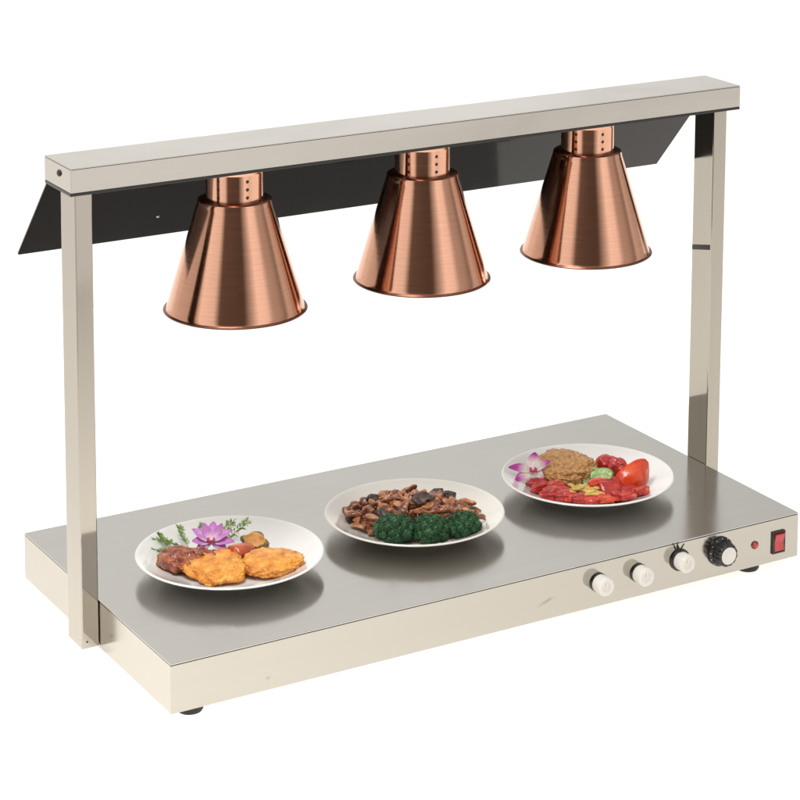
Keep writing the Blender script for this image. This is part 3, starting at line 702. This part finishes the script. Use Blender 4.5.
for (a, c_, z, lab) in ((.010, -.004, .0465, "large dark grey mushroom cap on top of the heap, above the middle broccoli floret"),
                        (-.060, .020, .0380, "dark mushroom cap at the upper left edge of the heap"),
                        (-.043, -.024, .0330, "dark mushroom cap just behind the left broccoli floret"),
                        (.050, .034, .0375, "dark mushroom cap at the back right of the heap"),
                        (.078, .004, .0265, "dark mushroom cap at the far right edge of the heap, behind the right floret"),
                        (-.086, -.012, .0200, "dark mushroom cap lying lowest at the far left tip of the heap"),
                        (-.028, .050, .0320, "dark round mushroom cap at the back left of the heap"),
                        (-.004, .056, .0320, "dark round mushroom cap at the middle back of the heap"),
                        (.030, .052, .0340, "small dark mushroom cap at the back of the heap, right of the middle")):
    o = inst(caps[int(abs(a)*1000) % 3]); put(o, P2, a, c_, z, rnd.uniform(-.5, .5), rnd.uniform(.1, .5), rnd.uniform(-.3, .3)); tag(o, lab, "mushroom", "dark mushroom caps on the heap")
    s_ = 1.15 if 'large' in lab else rnd.uniform(.75, .95); o.scale = (s_*1.15, s_, s_)
for o in protos+longs+caps:
    if o.name not in used: bpy.data.objects.remove(o)

# ---- plate 3
o = blob("fried_patty", F['patty'], (.0455, .043, .0150), [1.08, .92, .98, 1.06, .96, 1.02, .97, 1.0, .94, 1.04], sub=6, seed=7, rough=.16, fine=.08, ffreq=9, flat=.42)
put(o, P3, -.035, .022, .0270, .15, rx=.16); settle(o, P3); tag(o, "thick tan fried patty at the back of the right plate", "patty")
orchid(P3, -.082, -.006, .0340, [(84, .027, .0110, .3, -.1), (24, .029, .0066, .35, -.1), (168, .036, .0075, .15, -.35), (-152, .030, .0085, .1, -.4), (-38, .020, .007, .15, -.3)],
       F['petal_white'], .75, "white orchid with magenta petal tips beside the tan patty on the right plate")
# tomato: big wedge and chunks
def wedge(name, R_, a0, a1, msk, mfl, seed=0, squash=.9):
    """wedge of a ball between two meridians: skin outside, two flesh faces"""
    b = bmesh.new(); nu, nv = 20, 18; g = []
    for i in range(nu+1):
        a = a0+(a1-a0)*i/nu; row = []
        for j in range(nv+1):
            p = -pi/2+pi*j/nv; row.append(b.verts.new((R_*cos(p)*cos(a), R_*cos(p)*sin(a), R_*squash*sin(p))))
        g.append(row)
    ax = [b.verts.new((R_*.03, 0, R_*squash*sin(-pi/2+pi*j/nv)*.98)) for j in range(nv+1)]
    for i in range(nu):
        for j in range(nv): f = b.faces.new((g[i][j], g[i+1][j], g[i+1][j+1], g[i][j+1])); f.material_index = 0
    for row in (g[0], g[-1]):
        for j in range(nv): f = b.faces.new((ax[j], row[j], row[j+1], ax[j+1])); f.material_index = 1
    bmesh.ops.remove_doubles(b, verts=b.verts, dist=1e-6)
    for v in b.verts: v.co += v.co*(noise.noise(v.co*40+Vector((seed, 0, 0)))*.12+noise.noise(v.co*120+Vector((seed, 0, 0)))*.05)
    return fin(b, name, [msk, mfl], None, 40)
G3 = "tomato pieces on the right plate"
o = wedge("tomato_wedge", .0270, radians(-66), radians(66), F['tomato'], F['tomflesh'], 1, 1.30)
ax_z = (EX*.72+EY*.30+Vector((0, 0, .60))).normalized(); bis = (EX*.80-EY*.45+Vector((0, 0, .50))); bis = (bis-ax_z*bis.dot(ax_z)).normalized()
cr_y = ax_z.cross(bis)
o.location = at(P3, .060, -.008, .0245); o.rotation_euler = Matrix((bis, cr_y, ax_z)).transposed().to_euler(); settle(o, P3); tag(o, "large glossy red tomato wedge at the right of the right plate", "tomato", G3)
o = blob('tomato_wedge', F['tomflesh'], (.0185, .015, .0155), [1, .82, 1.08, .9, 1.1, .86], sub=5, seed=31, rough=.30, freq=1.7, flat=.45, fine=.035)
put(o, P3, .0300, .040, .0250, .2, rx=.2, ry=.2); settle(o, P3); tag(o, "dull red tomato chunk at the back right, rearmost on the plate", "tomato", G3)
o = blob('tomato_wedge', F['tomflesh'], (.0200, .013, .014), [1, .82, 1.08, .9, 1.1, .86], sub=5, seed=33, rough=.30, freq=1.7, flat=.45, fine=.035)
put(o, P3, .047, .022, .0265, -.5, rx=-.2, ry=.6); settle(o, P3); tag(o, "dark red tomato chunk wedged between the rear chunk and the large glossy wedge", "tomato", G3)
o = blob('tomato_wedge', F['tomflesh'], (.0220, .0085, .019), [1, .9, 1.08, .95, 1.1, .86], sub=5, seed=35, rough=.30, freq=1.7, flat=.45, fine=.035)
put(o, P3, .034, -.048, .0200, .6, rx=-.9, ry=.2); settle(o, P3); tag(o, "flat red tomato slice lying in front of the cucumber, left of the large wedge", "tomato", G3)
for i, (a, c_, s_, z, lab) in enumerate(((-.060, -.034, .0135, .019, "red pepper piece just under the orchid"), (-.048, -.058, .0135, .019, "red pepper piece between the orchid and the yellow shreds"),
        (-.030, -.072, .011, .0185, "red pepper piece at the front left rim of the right plate"), (-.006, -.080, .011, .0185, "red pepper piece at the very front of the right plate, before the yellow shreds"),
        (.020, -.078, .0105, .0185, "red pepper piece at the front rim, right of the yellow shreds"), (.046, -.066, .0125, .018, "red pepper piece in front of the large tomato wedge"),
        (.066, -.050, .012, .0205, "red pepper piece at the front right rim below the large tomato wedge"), (.012, -.038, .009, .0285, "small red pepper piece lying on the cucumber slices"),
        (-.074, -.020, .010, .019, "small dark red pepper piece half hidden below the orchid's left petals"))):
    o = blob("pepper_piece", F['tomato'] if i in (4, 7) else F['tomflesh'], (s_*1.7, s_*1.15, s_*.62), [1.1, .7, .95, .9, 1.2, .75, 1.0], sub=5, seed=20+i, rough=.34, freq=1.8, flat=.55, fine=.025)
    put(o, P3, a, c_, z, rnd.uniform(-.6, .6), rnd.uniform(-.3, .2), 0); settle(o, P3); tag(o, lab, "pepper piece", "red pepper pieces along the front of the right plate")
def cuke():
    b = bmesh.new(); Rm = .0185
    lathe(b, [(0, .0018), (Rm*.55, .0019), (Rm*.88, .0018)], 40, mi=0); lathe(b, [(Rm*.88, .0018), (Rm, .0008), (Rm, -.0014), (Rm*.94, -.0018), (0, -.0018)], 40, mi=1)
    bmesh.ops.remove_doubles(b, verts=b.verts, dist=1e-6)
    for v in b.verts: v.co.z += v.co.x*v.co.x*6+noise.noise(v.co*100)*.0008
    return fin(b, "cucumber_slice", [F['cuke'], F['cukeskin']], None, 50)
ck = cuke()
for i, (a, c_, z, rz, rx, lab) in enumerate(((.006, .000, .0230, .2, .5, "dark rimmed cucumber slice leaning against the tan patty"), (.020, -.010, .0270, -.1, .35, "cucumber slice lying uppermost between the patty and the tomatoes"), (.022, -.026, .0240, .5, .25, "cucumber slice lowest, next to the small red pepper piece"))):
    o = ck if i == 0 else ck.copy()
    if i: COL.objects.link(o)
    put(o, P3, a, c_, z, rz, rx, -.15); tag(o, lab, "cucumber slice", "cucumber slices on the right plate")
# yellow shreds
sh = []
for k in range(4):
    b = bmesh.new(); rr = random.Random(900+k); L_ = rr.uniform(.020, .028)
    tube(b, [Vector(((i/8-.5)*L_, sin(i*.7+k)*.0022, cos(i*.9+k*2)*.0012)) for i in range(9)], [.0022, .0038, .0044, .0036, .0046, .0038, .0044, .0034, .0018], 12)
    for v in b.verts: v.co.z *= .6; v.co += Vector((noise.noise(v.co*130), noise.noise(v.co*130+Vector((9, k, 0))), 0))*.002
    sh.append(fin(b, "egg_shred", F['yellow'], None, 180))
pos = [(-.022, -.047), (-.012, -.042), (-.003, -.047), (-.018, -.058), (-.006, -.056), (.004, -.058), (.010, -.066), (.000, -.068), (-.028, -.060), (.010, -.048), (.006, -.076), (-.012, -.050)]
for i, (a, c_) in enumerate(pos):
    o = sh[i] if i < 4 else sh[i % 4].copy()
    if i >= 4: COL.objects.link(o)
    put(o, P3, a, c_, .0225+.0012*(i % 4), rnd.uniform(-.9, .5), rnd.uniform(-.2, .2), rnd.uniform(-.2, .2))
    tag(o, ("frontmost" if c_ < -.07 else "front" if c_ < -.057 else "rear")+" yellow egg shred, "+("left" if a < -.01 else "right" if a > .003 else "middle")+" of the pile before the patty", "egg shred", "yellow egg shreds on the right plate")
byl = {}
for o in bpy.data.objects:
    if o.get('label') and ('heap' in o['label'] or 'shred' in o['label']): byl.setdefault(o['label'], []).append(o)
ORD = ["leftmost", "second from left", "third from left", "fourth from left", "fifth from left", "sixth from left"]
for lab, os_ in byl.items():
    if len(os_) < 2: continue
    os_.sort(key=lambda o: o.location.dot(EX))
    for q, o in enumerate(os_): o['label'] = lab+", "+("rightmost" if q == len(os_)-1 else ORD[min(q, 5)])
for o in bpy.data.objects:
    if '_o' in o: del o['_o']
